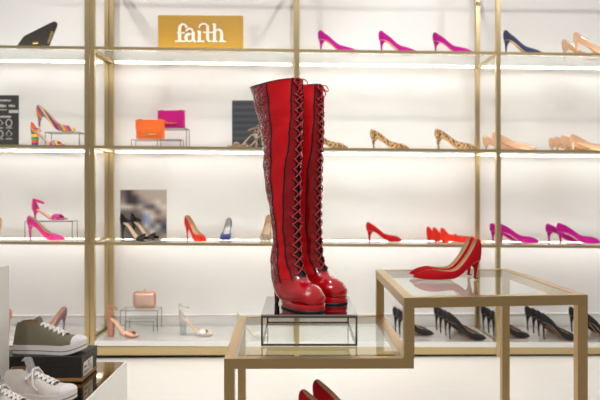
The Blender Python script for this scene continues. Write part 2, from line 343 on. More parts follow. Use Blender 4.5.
def pump(name, label, m, L=.235, H=.085, back=.058, side=.036, throat=.70, style='stiletto', lin='beige', sole='tan', W=WPT, heelm=None, group=None, cat='shoe', zs=None, zt=None):
    root = thing(name, label, cat, group=group); zs = zs or zsole(H); n = 22; us = stations(L, n, W)
    loop = [(u, 1) for u in us[:-1]]+[(u, -1) for u in us[::-1][:-1]]
    zt = zt or [(0, back), (.06, back*.93), (.16, side*1.15+max(0, back-.065)*.5), (.3, side*.98), (.45, side*.95), (.6, side), (1, side*1.05)]
    def PT(u, s, v, ins=1.0):
        wP = interp(W, u); zP = interp(zs, u)
        ut = .36+(throat-.36)*((u-.36)/.64)**.8 if u > .36 else u
        q = max(0, (ut-.36)/(throat-.36)) if ut > .36 else 0
        wT = interp(W, ut)*(.84-.16*max(0, 1-u/.35))*math.sqrt(max(0, 1-q**3.2)); 
        zT = interp(zs, ut)+interp(zt, ut)
        hb_ = max(0, 1-u/.10); xT = ut*L+.009*min(1, back/.05)*hb_*(1 if H > .02 else .3)
        a = v**(1.12+.25*max(0, (u-.6)/.4)); b = math.sin(v*PI/2)**.95
        y = wP*(1-a)+wT*a + .10*wP*math.sin(PI*v)*(1-u*.3)
        return Vector((u*L*(1-a)+xT*a - .0065*math.sin(PI*min(1, v*1.1))*hb_, s*y*ins, zP*(1-b)+zT*b))
    for nm, ins, mm in (('upper', 1.0, m), ('lining', .93, M[lin])):
        bm = bmesh.new(); vs_ = [i/8 for i in range(9)]
        if nm == 'lining': vs_ = [.05]+vs_[1:]
        rows = []
        for v in vs_:
            row = []
            for (u, s) in loop:
                p = PT(u, s, v, 1.0)
                if ins < 1:
                    k = ins if v < .99 else .985
                    p = Vector((L*.45+(p.x-L*.45)*(.985 if v < .99 else .998), p.y*k, p.z-(.0012 if v < .99 else .0)))
                row.append(p)
            rows.append(row)
        V = grid(bm, rows, close_u=True)
        if ins < 1:
            r0 = V[0]; N = len(r0)
            for i in range(1, n-1):
                a, b, c, d = r0[i], r0[i+1], r0[(N-i-1) % N], r0[(N-i) % N]
                try: bm.faces.new((a, b, c, d))
                except ValueError: pass
        link(nm, bm, mm, root)
    bm = bmesh.new(); rows = []
    for u in us:
        w_ = interp(W, u)*.99; z = interp(zs, u); x = .5*L+(u*L-.5*L)*.99
        rows.append([(x, -w_, z+.0004), (x, -w_*.93, z-.0018), (x, 0, z-.0024), (x, w_*.93, z-.0018), (x, w_, z+.0004)])
    grid(bm, rows); link('outsole', bm, M[sole], root)
    shoe_heel(root, L, H, heelm or m, style, zs)
    return root
def ribbon(bm, pts, dirs, w_, th=.0015):
    rows = []
    for p, d in zip(pts, dirs):
        p = Vector(p); d = Vector(d).normalized()*w_/2; rows.append((p-d, p+d))
    V1 = [[bm.verts.new(q) for q in r] for r in rows]
    c = sum((r[0] for r in rows), Vector())/len(rows)
    V2 = [[bm.verts.new(q+((q-c).normalized()*-th)) for q in r] for r in rows]
    for i in range(len(rows)-1):
        bm.faces.new((V1[i][0], V1[i][1], V1[i+1][1], V1[i+1][0])); bm.faces.new((V2[i][0], V2[i+1][0], V2[i+1][1], V2[i][1]))
        bm.faces.new((V1[i][0], V1[i+1][0], V2[i+1][0], V2[i][0])); bm.faces.new((V1[i][1], V2[i][1], V2[i+1][1], V1[i+1][1]))
def sandal(name, label, m, L=.225, H=.09, style='stiletto', lin='beige', heelm=None, W=WRD, ankle=.085, counter=True, cross=True, group=None, plat=.004, bow=False, toew=.024):
    root = thing(name, label, 'shoe', group=group); zs = zsole(H); us = [.5*(1-math.cos(PI*i/22)) for i in range(23)]
    def slabm(z0, z1, sc):
        bm = bmesh.new(); rows = []
        for u in us:
            w_ = interp(W, u)*sc; z = interp(zs, u); x = u*L
            rows.append([(x, -w_, z+z0), (x, w_, z+z0), (x, w_, z+z1), (x, -w_, z+z1)])
        grid(bm, rows, close_u=True); return bm
    link('outsole', slabm(-.002, plat, 1.0), m, root); link('insole', slabm(plat, plat+.002, .95), M[lin], root)
    shoe_heel(root, L, H, heelm or m, style, zs)
    def arch(u0, u1, hgt, wd, nm='strap'):
        bm = bmesh.new(); pts = []; dirs = []
        for i in range(13):
            a = PI*i/12; k = i/12; u = u0+(u1-u0)*k; w0 = interp(W, u)
            pts.append((u*L, w0*1.03*math.cos(a), interp(zs, u)+.003+hgt*math.sin(a)**.8)); dirs.append((1, .25*(u1-u0)*6, -.35 if u < .7 else -.2))
        ribbon(bm, pts, dirs, wd); return link(nm, bm, m, root)
    if cross: arch(.66, .80, .026, toew); arch(.80, .66, .028, toew)
    else: arch(.74, .76, .026, toew)
    if counter:
        bm = bmesh.new(); rows = []
        for i in range(13):
            s = (i-6)/6; u = .16*abs(s)**1.5; w_ = interp(W, u)*(1 if s > 0 else -1); hh = .055*(1-abs(s)**2)+.006
            z = interp(zs, u); rows.append([(u*L, w_, z), (u*L-.003*(1-abs(s)), w_*1.02, z+hh*.5), (u*L+.001, w_*.95, z+hh)])
        grid(bm, rows); link('heel_counter', bm, m, root)
    if ankle:
        bm = bmesh.new(); pts = []; dirs = []; zc = H+ankle
        for i in range(21):
            a = 2*PI*i/20; pts.append((.034+.032*math.cos(a), .025*math.sin(a), zc-.012*math.cos(a))); dirs.append((0, 0, 1))
        ribbon(bm, pts, dirs, .008); link('ankle_strap', bm, m, root)
        bm = bmesh.new(); tube(bm, [(.002, 0, H+.045), (.000, 0, H+ankle*.8), (.003, 0, zc+.012)], .0028); link('back_strap', bm, m, root)
    if bow:
        bm = bmesh.new()
        for s in (-1, 1):
            pts = []; dirs = []
            for i in range(9):
                a = 2*PI*i/8; pts.append((.73*L+.013*math.sin(a), s*(.014-.014*math.cos(a)), .036+.006*math.sin(a))); dirs.append((.5, 0, 1))
            ribbon(bm, pts, dirs, .012)
        link('bow', bm, m, root)
    return root
def put(o, level, px, depth, yaw=0, sc=1.0, mirror=False):
    o.location = onshelf(level, px, depth); o.rotation_euler = (0, 0, yaw); o.scale = (sc, sc*(-1 if mirror else 1), sc); return o
def another(src, label, level, px, depth, yaw=0, sc=1.0):
    o = copy_tree(src); o['label'] = label; return put(o, level, px, depth, yaw, sc)

# ---- top shelf (A)
f1 = put(pump('pump', 'fuchsia suede pump on the top shelf, nearest the middle post', M['fuchsia'], group='fuchsia pumps on the top shelf'), 'A', 318.5, .13, -.04)
another(f1, 'fuchsia suede pump in the middle of the three on the top shelf', 'A', 379, .12, .02)
another(f1, 'fuchsia suede pump on the top shelf, rightmost of three beside the right post', 'A', 433, .14, -.22)
put(pump('pump', 'navy blue satin stiletto pump alone on the top shelf', M['navy'], L=.235, H=.095, back=.062), 'A', 503.5, .12, -.08)
n1 = put(pump('pump', 'nude patent pump on the top shelf, the farther left one of its pair', M['nude'], H=.085, group='nude patent pair on the top shelf'), 'A', 562, .27, -.25)
another(n1, 'nude patent pump on the top shelf at the right edge, nearer one of its pair', 'A', 573.5, .12, -.25, 1.04)
# ---- second shelf (B)
l1 = put(pump('pump', 'leopard print pump just right of the boots, heel hidden behind them', M['leo'], H=.072, back=.052, style='kitten', group='leopard pumps'), 'B', 309, .14)
another(l1, 'leopard print pump standing alone between the boots and the right post', 'B', 370.5, .14, .02)
another(l1, 'leopard print pump on the second shelf closest to the right post', 'B', 435, .13, -.08, 1.06)
k1 = put(pump('pump', 'nude low pump left of the right post on the second shelf, rear one', M['nude'], H=.05, back=.052, style='kitten', group='nude low pumps on the second shelf'), 'B', 483, .24, -.05)
another(k1, 'nude low pump passing behind the right post on the second shelf, front one', 'B', 492, .13, -.05, 1.12)
for i, (px, d, t_) in enumerate([(549, .335, 'rearmost of four'), (554, .25, 'second from the back of four'), (561, .17, 'second from the front of four'), (570, .085, 'frontmost of four')]):
    another(k1, 'nude low pump at the right end of second shelf, '+t_, 'B', px, d, 0, 1.0)
# ---- third shelf (C)
put(pump('pump', 'red suede kitten-heel pump on the third shelf, right of the boots', M['red'], L=.215, H=.07, back=.052, style='kitten'), 'C', 366.5, .17, -.03)
def flat(label, px, d, yaw=0.0, sc=1.0, src=[]):
    if not src:
        o = pump('ballet_flat', label, M['coral'], L=.235, H=.012, back=.078, side=.034, style='block', lin='tan', group='coral pointed flats')
        bm = bmesh.new(); pts = []; dirs = []
        for i in range(11):
            a = PI*i/10; pts.append((.085, .028*math.cos(a), .030+.022*math.sin(a))); dirs.append((1, 0, -.3))
        ribbon(bm, pts, dirs, .009); link('strap', bm, M['coral'], o); src.append(o)
    else: o = copy_tree(src[0]); o['label'] = label
    return put(o, 'C', px, d, yaw, sc)
flat('coral suede pointed flat on the third shelf, rearmost of three', 427, .30)
flat('coral suede pointed flat on the third shelf, middle of three', 433, .22)
flat('coral suede pointed flat on the third shelf, frontmost and largest looking of three', 441, .13, -.03, 1.03)
fl = M['fuchsia']
g1 = put(pump('pump', 'pink low pump at the right post, third shelf, rear one of its pair', fl, L=.235, H=.065, back=.05, style='kitten', group='pink low pumps on the third shelf'), 'C', 490, .27, -.05)
another(g1, 'pink low pump at the right post, third shelf, front one of its pair', 'C', 498, .13, -.06, 1.04)
another(g1, 'pink low pump at the right end, third shelf, rear one of its pair', 'C', 546, .27, -.05)
another(g1, 'pink low pump at the right end, third shelf, front one of its pair', 'C', 557, .13, -.08, 1.1)
put(pump('pump', 'coral red suede stiletto pump angled forward, right of the picture card', M['coral'], L=.225, H=.095, back=.058), 'C', 186, .20, -.85)
put(pump('pump', 'blue suede pump facing forward on the third shelf', M['blue'], L=.22, H=.09, back=.055, lin='silver', W=WRD), 'C', 229.5, .385, -1.64, .92)
put(pump('pump', 'snake print peep-toe pump facing forward, just left of the boots', M['snake'], L=.22, H=.1, back=.06, W=WRD), 'C', 269, .385, -1.66, .96)
# ---- bottom (D)
bs = pump('pump', 'black stiletto leftmost on the bottom shelf', M['black'], L=.225, H=.105, back=.055, group='black stilettos on the bottom shelf')
put(bs, 'D', 393, .27, -.1)
blk = [(397, .20, 'second from left on the bottom shelf, toe right of table post', -.12, 1),
 (434, .335, 'rearmost in cluster left of the right shelf post', -.12, 1), (438, .25, 'second from back in cluster left of the right shelf post', -.11, 1), (443, .165, 'second from front in cluster left of the right shelf post', -.12, 1), (447, .08, 'frontmost in cluster left of the right shelf post', -.12, 1.02),
 (481, .34, 'behind the right shelf post, rear one', -.1, 1), (486, .24, 'behind the right shelf post, middle one', -.1, 1), (491, .14, 'front one, toe right of the rear table leg', -.12, 1.02),
 (525, .335, 'rearmost of the cluster between the table legs', -.1, 1), (531, .25, 'second from the back between the table legs', -.11, 1), (536, .165, 'second from the front between the table legs', -.12, 1), (541, .08, 'frontmost of the cluster between the table legs', -.12, 1),
 (569, .30, 'behind the front right table leg, rear one', -.1, 1), (577, .20, 'right of the front right table leg, middle one', -.11, 1), (584, .10, 'at the right edge of the picture, frontmost', -.11, 1)]
for px, d, t_, yw, sc in blk: another(bs, 'black stiletto '+t_, 'D', px, d, yw, sc)
rose = put(sandal('sandal', 'rose gold block-heel sandal with ankle strap on the bottom shelf', M['rose'], L=.20, H=.1, style='block', ankle=.07, lin='beige'), 'D', 107, .13, -.12)
put(sandal('sandal', 'silver sandal with clear block heel and ankle strap on the bottom shelf', M['silver'], L=.205, H=.095, style='block', heelm=M['clear'], ankle=.08, counter=True), 'D', 179, .17, -.05)
put(pump('pump', 'plum satin pump facing forward behind the olive sneaker', M['purple'], L=.22, H=.09, back=.058), 'D', 66, .30, -2.05)
put(sandal('sandal', 'silver sandal mostly hidden behind the left corner of the display table', M['silver'], L=.19, H=.085, style='stiletto', ankle=.0, W=WRD), 'D', 237, .12, -.1)
put(pump('pump', 'rose gold pump peeking out between white block and olive sneaker', M['rose'], L=.2, H=.09, back=.055), 'D', 11, .2, PI-.3)
# ---- left bay
ms = put(sandal('sandal', 'rainbow striped block-heel sandal standing on the second shelf at far left', M['multi'], L=.21, H=.085, style='block', heelm=M['multi2'], ankle=.02, lin='beige'), 'B', 31, .13, -.05)
def wire_stand(label, level, px0, px1, depth, hh, dd=.10, second=None, sheet=True):
    a = onshelf(level, px0, depth); b = onshelf(level, px1, depth); W_ = b[0]-a[0]
    s = thing('wire_riser', label, 'display riser', a); r = .0022
    for y in (0, dd):
        for x in (r, W_-r):
            bm = bmesh.new(); tube(bm, [(x, y, 0), (x, y, hh-.001)], r); link('leg', bm, M['wire'], s)
    bm = bmesh.new()
    for y in (0, dd): tube(bm, [(0, y, hh), (W_, y, hh)], r)
    for x in (r, W_-r): tube(bm, [(x, 0, hh), (x, dd, hh)], r)
    link('top_frame', bm, M['wire'], s)
    if sheet: link('top_plate', bx(.0, W_, .0, dd, hh+r, hh+r+.003), M['tglass'], s, False)

    return s, a, W_, hh+r+.003
s, a, W_, hh = wire_stand('small wire riser holding the rainbow pump at far left', 'B', 45, 80, .2, .090)
o = pump('pump', 'rainbow striped stiletto pump raised on a wire riser at far left', M['multi'], L=.225, H=.1, back=.057)
o.location = (a[0]-.070, a[1]+.05, a[2]+hh+.0005); o.rotation_euler = (0, 0, -.04); o.scale = (1.08,)*3
link('support_plate', bx(-.075, 0, .02, .08, hh-.003, hh), M['tglass'], s, False)
put(pump('pump', 'pink floral stiletto pump standing on the third shelf at far left', M['floral'], L=.235, H=.095, back=.052), 'C', 27.5, .10, -.12)
s, a, W_, hh = wire_stand('small wire riser behind the pink floral pump at far left', 'C', 24.5, 73, .22, .105, .09)
o = sandal('sandal', 'pink floral ankle-strap sandal raised on the wire riser at far left', M['floral'], L=.2, H=.055, ankle=.05)
o.location = (a[0]+.03, a[1]+.045, a[2]+hh+.003); o.rotation_euler = (0, 0, -.05); o.scale = (1.1,)*3
put(pump('pump', 'tan pump cut off by the left edge on the third shelf', M['tan'], L=.22, H=.07, back=.06), 'C', 1.5, .18, PI)
# leaf clutch
a = onshelf('A', 16, .10); cl = thing('clutch_bag', 'black pointed clutch leaning back on the top shelf at far left', 'bag', a)
P = [(-.01, .0), (.175, .0), (.185, .02), (.238, .150), (.234, .164), (.22, .164), (.045, .078)]
bm = bmesh.new(); prism(bm, P, .0, .03); bmesh.ops.bevel(bm, geom=bm.edges[:], offset=.004, segments=2, affect='EDGES'); link('body', bm, M['charcoal'], cl)
bm = bmesh.new(); prism(bm, [(.0, .004), (.17, .004), (.228, .14), (.215, .156), (.05, .073)], -.005, -.0005); link('flap', bm, M['charcoal'], cl, False)
bm = bmesh.new(); box(bm, .10, .135, -.010, -.0055, .028, .040, bev=.002); link('clasp', bm, M['gold'], cl, False)
bm = bmesh.new(); prism(bm, [(.186, .03), (.194, .03), (.222, .10), (.212, .105)], -.009, -.0055); link('side_plate', bm, M['gold'], cl, False)

# ---- bags
def bag(name, label, m, w_, h_, d_, loc, rz=0):
    b = thing(name, label, 'bag', loc, rz)
    link('body', bx(0, w_, 0, d_, 0, h_, bev=.007), m, b)
    bm = bmesh.new(); prism(bm, [(-.002, h_*.55), (-.002, h_+.002), (w_+.002, h_+.002), (w_+.002, h_*.55), (w_*.72, h_*.26), (w_*.28, h_*.26)], -.006, -.001)
    bmesh.ops.bevel(bm, geom=bm.edges[:], offset=.0015, segments=2, affect='EDGES'); link('flap', bm, m, b)
    link('flap_top', bx(-.002, w_+.002, -.006, d_*.9, h_+.0005, h_+.004, bev=.001), m, b)
    link('clasp', bx(w_*.28, w_*.72, -.010, -.0065, h_*.25, h_*.33, bev=.001), M['gold'], b, False)
    for x in (.012, w_-.034): link('strap_ring', bx(x, x+.022, .005, .02, h_+.0045, h_+.009, bev=.001), M['gold'], b, False)
    return b
s, a, W_, hh = wire_stand('low wire riser under the orange bag on the second shelf', 'B', 131, 181, .12, .045, .10)
bag('handbag', 'orange leather flap bag with gold clasp on the second shelf', M['orange'], .165, .112, .05, (a[0]+.022, a[1]+.03, a[2]+hh+.001), .03)
s, a, W_, hh = wire_stand('taller wire riser under the magenta bag on the second shelf', 'B', 157, 187, .25, .125, .10)
bag('handbag', 'magenta leather flap bag with gold clasp raised behind the orange bag', M['magenta'], .162, .105, .05, (a[0]+.0, a[1]+.03, a[2]+hh+.001), -.03)
s, a, W_, hh = wire_stand('wire riser with rose gold clutch on the bottom shelf', 'D', 120, 158, .25, .128, .12)
s2, a2, W2, h2 = wire_stand('lower wire riser nested behind the rose gold sandal', 'D', 125, 154, .255, .06, .10)
b = thing('clutch_bag', 'rose gold sequinned box clutch on the bottom shelf riser', 'bag', (a[0]+.065, a[1]+.05, a[2]+hh+.001), -.05)
link('body', bx(.006, .134, .002, .038, .006, .096, bev=.016), M['roseglit'], b)
def rrect(w0, w1, z0, z1, r, y):
    out = []
    for cx, cz, s in ((w1-r, z0+r, -PI/2), (w1-r, z1-r, 0), (w0+r, z1-r, PI/2), (w0+r, z0+r, PI)):
        for i in range(5): an = s+i*PI/8; out.append((cx+r*math.cos(an), y, cz+r*math.sin(an)))
    return out
bm = bmesh.new(); tube(bm, rrect(.003, .137, .004, .1, .02, .02), .006, closed=True); link('frame', bm, M['rose'], b)
bm = bmesh.new(); bmesh.ops.create_uvsphere(bm, u_segments=10, v_segments=8, radius=.006, matrix=Matrix.Translation((.07, .02, .112))); link('clasp', bm, M['gold'], b)

# ---- picture cards
def card(name, label, level, px0, px1, depth, hgt, m, grid_cols=None):
    a = onshelf(level, px0, depth); bb = onshelf(level, px1, depth); W_ = bb[0]-a[0]
    c = thing(name, label, 'sign', a, TH)
    link('board', bx(0, W_, 0, .008, 0, hgt), m if not grid_cols else M['cardedge'], c, False)
    if grid_cols:
        me = bpy.data.meshes.new('picture'); R_ = len(grid_cols); K = len(grid_cols[0]); n = 4
        bm = bmesh.new(); cl_ = bm.loops.layers.color.new('Col')
        def col(u, v):
            x = min(max(u*K-.5, 0), K-1.001); y = min(max(v*R_-.5, 0), R_-1.001); i, j = int(x), int(y); fx, fy = x-i, y-j
            return [sum(wt*grid_cols[jj][ii][q] for ii, jj, wt in ((i, j, (1-fx)*(1-fy)), (i+1, j, fx*(1-fy)), (i, j+1, (1-fx)*fy), (i+1, j+1, fx*fy)))/255 for q in range(3)]
        Nx, Ny = K*n, R_*n
        V = [[bm.verts.new((.003+(W_-.006)*i/Nx, -.0007, hgt-.003-(hgt-.006)*j/Ny)) for i in range(Nx+1)] for j in range(Ny+1)]
        for j in range(Ny):
            for i in range(Nx):
                f = bm.faces.new((V[j][i], V[j+1][i], V[j+1][i+1], V[j][i+1]))
                for l, (ii, jj) in zip(f.loops, ((i, j), (i, j+1), (i+1, j+1), (i+1, j))): l[cl_] = col(ii/Nx, jj/Ny)+[1]
        bm.to_mesh(me); bm.free(); o = bpy.data.objects.new('picture', me); C.objects.link(o); o.parent = c
        mm = mat('card_picture', (200, 200, 200), .5); at = mm.node_tree.nodes.new('ShaderNodeVertexColor'); at.layer_name = 'Col'
        mm.node_tree.links.new(at.outputs[0], mm.node_tree.nodes['Principled BSDF'].inputs['Base Color']); me.materials.append(mm)
    return c, a, W_
bgc, tn, dk, gy, bl, wt, br = (196, 182, 170), (170, 152, 136), (66, 56, 62), (112, 102, 100), (150, 160, 210), (220, 214, 206), (134, 118, 110)
pic = [[(120, 96, 116), dk, tn, bgc, bgc, bgc, bgc, bgc], [br, dk, (80, 66, 74), tn, bgc, bgc, bgc, bgc], [(170, 140, 150), dk, dk, (120, 120, 130), tn, bgc, wt, bgc], [wt, wt, tn, bgc, (110, 108, 116), (90, 88, 94), bgc, wt],
       [gy, gy, gy, (150, 140, 136), wt, bgc, (120, 110, 110), bgc], [gy, gy, gy, gy, bl, wt, (176, 156, 140), tn], [gy, gy, (96, 88, 86), gy, bl, (170, 168, 166), (90, 80, 78), (110, 104, 110)], [gy, gy, (90, 84, 82), gy, wt, (110, 108, 104), (190, 190, 186), (60, 66, 84)],
       [gy, (90, 84, 82), gy, gy, (130, 128, 126), wt, (130, 130, 130), (100, 96, 94)], [br, gy, gy, (150, 140, 130), tn, tn, (120, 112, 104), tn]]
card('picture_card', 'blurry beige shop photo card behind the black sandals on the third shelf', 'C', 120, 167, .27, .305, None, pic)
card('picture_card', 'grey slatted picture card partly behind the boots on the second shelf', 'B', 232, 268, .22, .30, M['cardgrey'])
c, a, W_ = card('notice_board', 'dark grey notice with white print at the left edge of the second shelf', 'B', -14, 18.5, .22, .315, M['cardblack'])
X = lambda px: (px+14)/32.5*W_
Zp = lambda py: (147-py)/47*.285+.0
bm = bmesh.new()
def dash(x0, x1, y, t_):
    x = x0
    while x < x1:
        l = random.uniform(.9, 1.7); h_ = random.choice((0, .5))
        box(bm, X(x), X(min(x+l, x1)), -.0015, -.0005, Zp(y+t_/2), Zp(y-t_/2-h_)); x += l+.35
dash(-10, 11, 100.5, 1.6); dash(-10, -2, 106, 2.2); dash(0, 6, 106, 2.2); dash(9, 15, 106, 1.6); dash(-10, 7, 110, .8); dash(-10, 11, 117, 1.6)
box(bm, X(9), X(18.3), -.0015, -.0005, Zp(113), Zp(110)); link('print', bm, M['cardtext'], c, False)
for i, (ix, iy, kind) in enumerate(((9, 123, 0), (9, 134, 1), (0, 123, 1), (0, 134, 0))):
    bm = bmesh.new()
    r_ = 3.0
    pts = [(ix+r_*math.cos(2*PI*k/ (4 if kind else 12)), iy+1.2*r_*math.sin(2*PI*k/(4 if kind else 12))) for k in range(4 if kind else 12)]
    tube(bm, [(X(p[0]), -.0015, Zp(p[1])) for p in pts], .0028, closed=True); box(bm, X(ix-3.2), X(ix+3.2), -.0015, -.0005, Zp(iy+5.4), Zp(iy+4.6)); link('symbol', bm, M['cardtext'], c, False)
# black sandals in front of the card, strappy sandals by the grey card
s1 = put(sandal('sandal', 'black strappy stiletto sandal before the beige photo card, left one', M['black'], L=.2, H=.105, ankle=.022, toew=.03, bow=True, group='black sandals by the photo card'), 'C', 120.5, .10, -.25)
another(s1, 'black strappy stiletto sandal before the beige photo card, right one', 'C', 131, .185, -.25)
st = put(sandal('sandal', 'snake print strappy sandal standing before the grey card, left of boots', M['snake'], L=.19, H=.085, ankle=.03, toew=.014), 'B', 259, .08, PI+.25)
another(st, 'snake print strappy sandal behind its twin before the grey card', 'B', 267, .165, PI+.25)

# ---- faith sign
a = onshelf('A', 158, .10); bb = onshelf('A', 243, .10); W_ = bb[0]-a[0]; Hs = .212
sg = thing('shop_sign', 'gold block sign reading faith in white letters on the top shelf', 'sign', a, TH)
link('board', bx(0, W_, 0, .04, 0, Hs, bev=.001), M['signgold'], sg, False)
k_ = W_/482.0; SX = lambda x: (x-49)*k_; SZ = lambda y: (.208)-(y-60)*k_*1.02
def stroke(bm, pts, ws):
    n = len(pts); pts = [Vector((SX(x), SZ(y))) for x, y in pts]; L_ = []; R_ = []
    for i in range(n):
        d = (pts[min(i+1, n-1)]-pts[max(i-1, 0)]).normalized(); nn = Vector((-d.y, d.x)); wd = (ws[i] if isinstance(ws, (list, tuple)) else ws)*k_/2
        L_.append(pts[i]+nn*wd); R_.append(pts[i]-nn*wd)
    rows = [[(l.x, -.009, l.y), (r.x, -.009, r.y), (r.x, -.0005, r.y), (l.x, -.0005, l.y)] for l, r in zip(L_, R_)]
    V = grid(bm, rows, close_u=True); bm.faces.new(V[0]); bm.faces.new(V[-1][::-1])
def arc(cx, cy, rx, ry, a0, a1, n=12):
    return [(cx+rx*math.cos(math.radians(a0+(a1-a0)*i/n)), cy-ry*math.sin(math.radians(a0+(a1-a0)*i/n))) for i in range(n+1)]
def letter(strokes):
    bm = bmesh.new()
    for p, ws in strokes: stroke(bm, p, ws)
    link('letter', bm, M['signwhite'], sg, False, merge=False)
letter([([(172, 203), (172, 135)], 17), (arc(192, 135, 20, 28, 180, 20), [17, 17, 16, 14, 12, 10, 9, 9, 9, 10, 12, 14, 12]), ([(147, 202), (206, 202)], 7), ([(158, 155), (200, 155)], 7)])
letter([(arc(228, 150, 19, 18, 170, 0), 9), ([(249, 150), (249, 192), (256, 203), (266, 203)], [16, 16, 10, 7]), (arc(228, 182, 20, 21, 60, 300, 16), [6, 7, 9, 12, 14, 15, 16, 16, 16, 15, 14, 12, 10, 8, 7, 6, 6]), ([(238, 164), (250, 162)], 6), ([(236, 200), (250, 192)], 6)])
letter([([(284, 203), (284, 143)], 16), ([(272, 202), (312, 202)], 7), ([(272, 147), (284, 145)], 7), (arc(308, 130, 26, 26, 175, 20), [6, 7, 8, 8, 8, 9, 9, 9, 9, 9, 10, 10, 10])])
letter([([(331, 115), (331, 190), (338, 202), (350, 201)], [16, 16, 10, 7]), ([(306, 152), (362, 152)], 7)])
letter([([(370, 203), (370, 104)], 16), ([(356, 202), (386, 202)], 7), ([(358, 107), (370, 105)], 7), (arc(392, 158, 18, 22, 165, 0), [6, 7, 8, 9, 9, 9, 10, 11, 12, 14, 15, 16, 16]), ([(410, 156), (410, 203)], 16), ([(396, 202), (434, 202)], 7)])

# ------------------------------------------------------------------ red suede pumps on and under the table
def near_pump(label, px, py, zsurf, yaw, group):
    Z = (EYE-zsurf)*F/(py-CY)
    o = pump('pump', label, M['red'], L=.206, H=.060, back=.062, throat=.72, group=group,
             zs=[(0, .058), (.09, .054), (.18, .041), (.28, .021), (.37, .008), (.45, .003), (.6, .0025), (.85, .0025), (1, .007)], zt=[(0, .063), (.07, .060), (.16, .037), (.26, .027), (.4, .021), (.55, .022), (.72, .027), (1, .030)])
    link('heel_tip', bx(.0085, .018, -.0045, .0045, 0, .003), M['rubber'], o, False)
    o.location = ((px-CX)*Z/F, Z, zsurf+.0028); o.rotation_euler = (0, 0, yaw); return o
near_pump('red suede pump on the glass table, nearer of the pair', 480.5, 279.4, ZR, PI+.07, 'red pumps on the upper glass table')
near_pump('red suede pump on the glass table, farther of the pair', 474.0, 276.0, ZR, PI+.07, 'red pumps on the upper glass table')
for px, Z, t_, sc in ((313.5, 2.0, 'right one, heel top reaching higher', .99), (299.5, 1.90, 'left one, heel top lower', .99)):
    o = pump('pump', 'red suede pump under the lower table, '+t_, M['red'], L=.21, H=.08, back=.056, group='red pumps under the lower table')
    o.location = ((px-CX)*Z/F, Z, .2525); o.rotation_euler = (0, 0, -.28); o.scale = (sc,)*3

# ------------------------------------------------------------------ red thigh boots
KEY = [(.047, .645, -.157, .640, .054, 4, 18, 77), (.049, .566, -.130, .564, .049, 4, 24, 81), (.050, .516, -.111, .512, .045, 5, 29, 84), (.048, .445, -.100, .443, .042, 6, 37, 89),
 (.044, .376, -.095, .374, .041, 9, 47, 92), (.043, .307, -.077, .305, .038, 11, 53, 96), (.042, .246, -.059, .242, .036, 13, 60, 96), (.044, .195, -.049, .180, .035, 14, 58, 90),
 (.049, .158, -.053, .148, .035, 14, 54, 86), (.057, .130, -.054, .116, .036, 14, 50, 84), (.068, .106, -.049, .082, .038, 14, 46, 84), (.082, .086, -.034, .048, .040, 14, 42, 86),
 (.100, .076, -.004, .020, .043, 14, 44, 90), (.118, .070, .040, .012, .045, 14, 46, 98), (.134, .060, .084, .010, .042, 14, 46, 98), (.146, .044, .121, .011, .033, 14, 46, 98), (.150, .030, .144, .016, .014, 14, 46, 98)]
SUB = 5
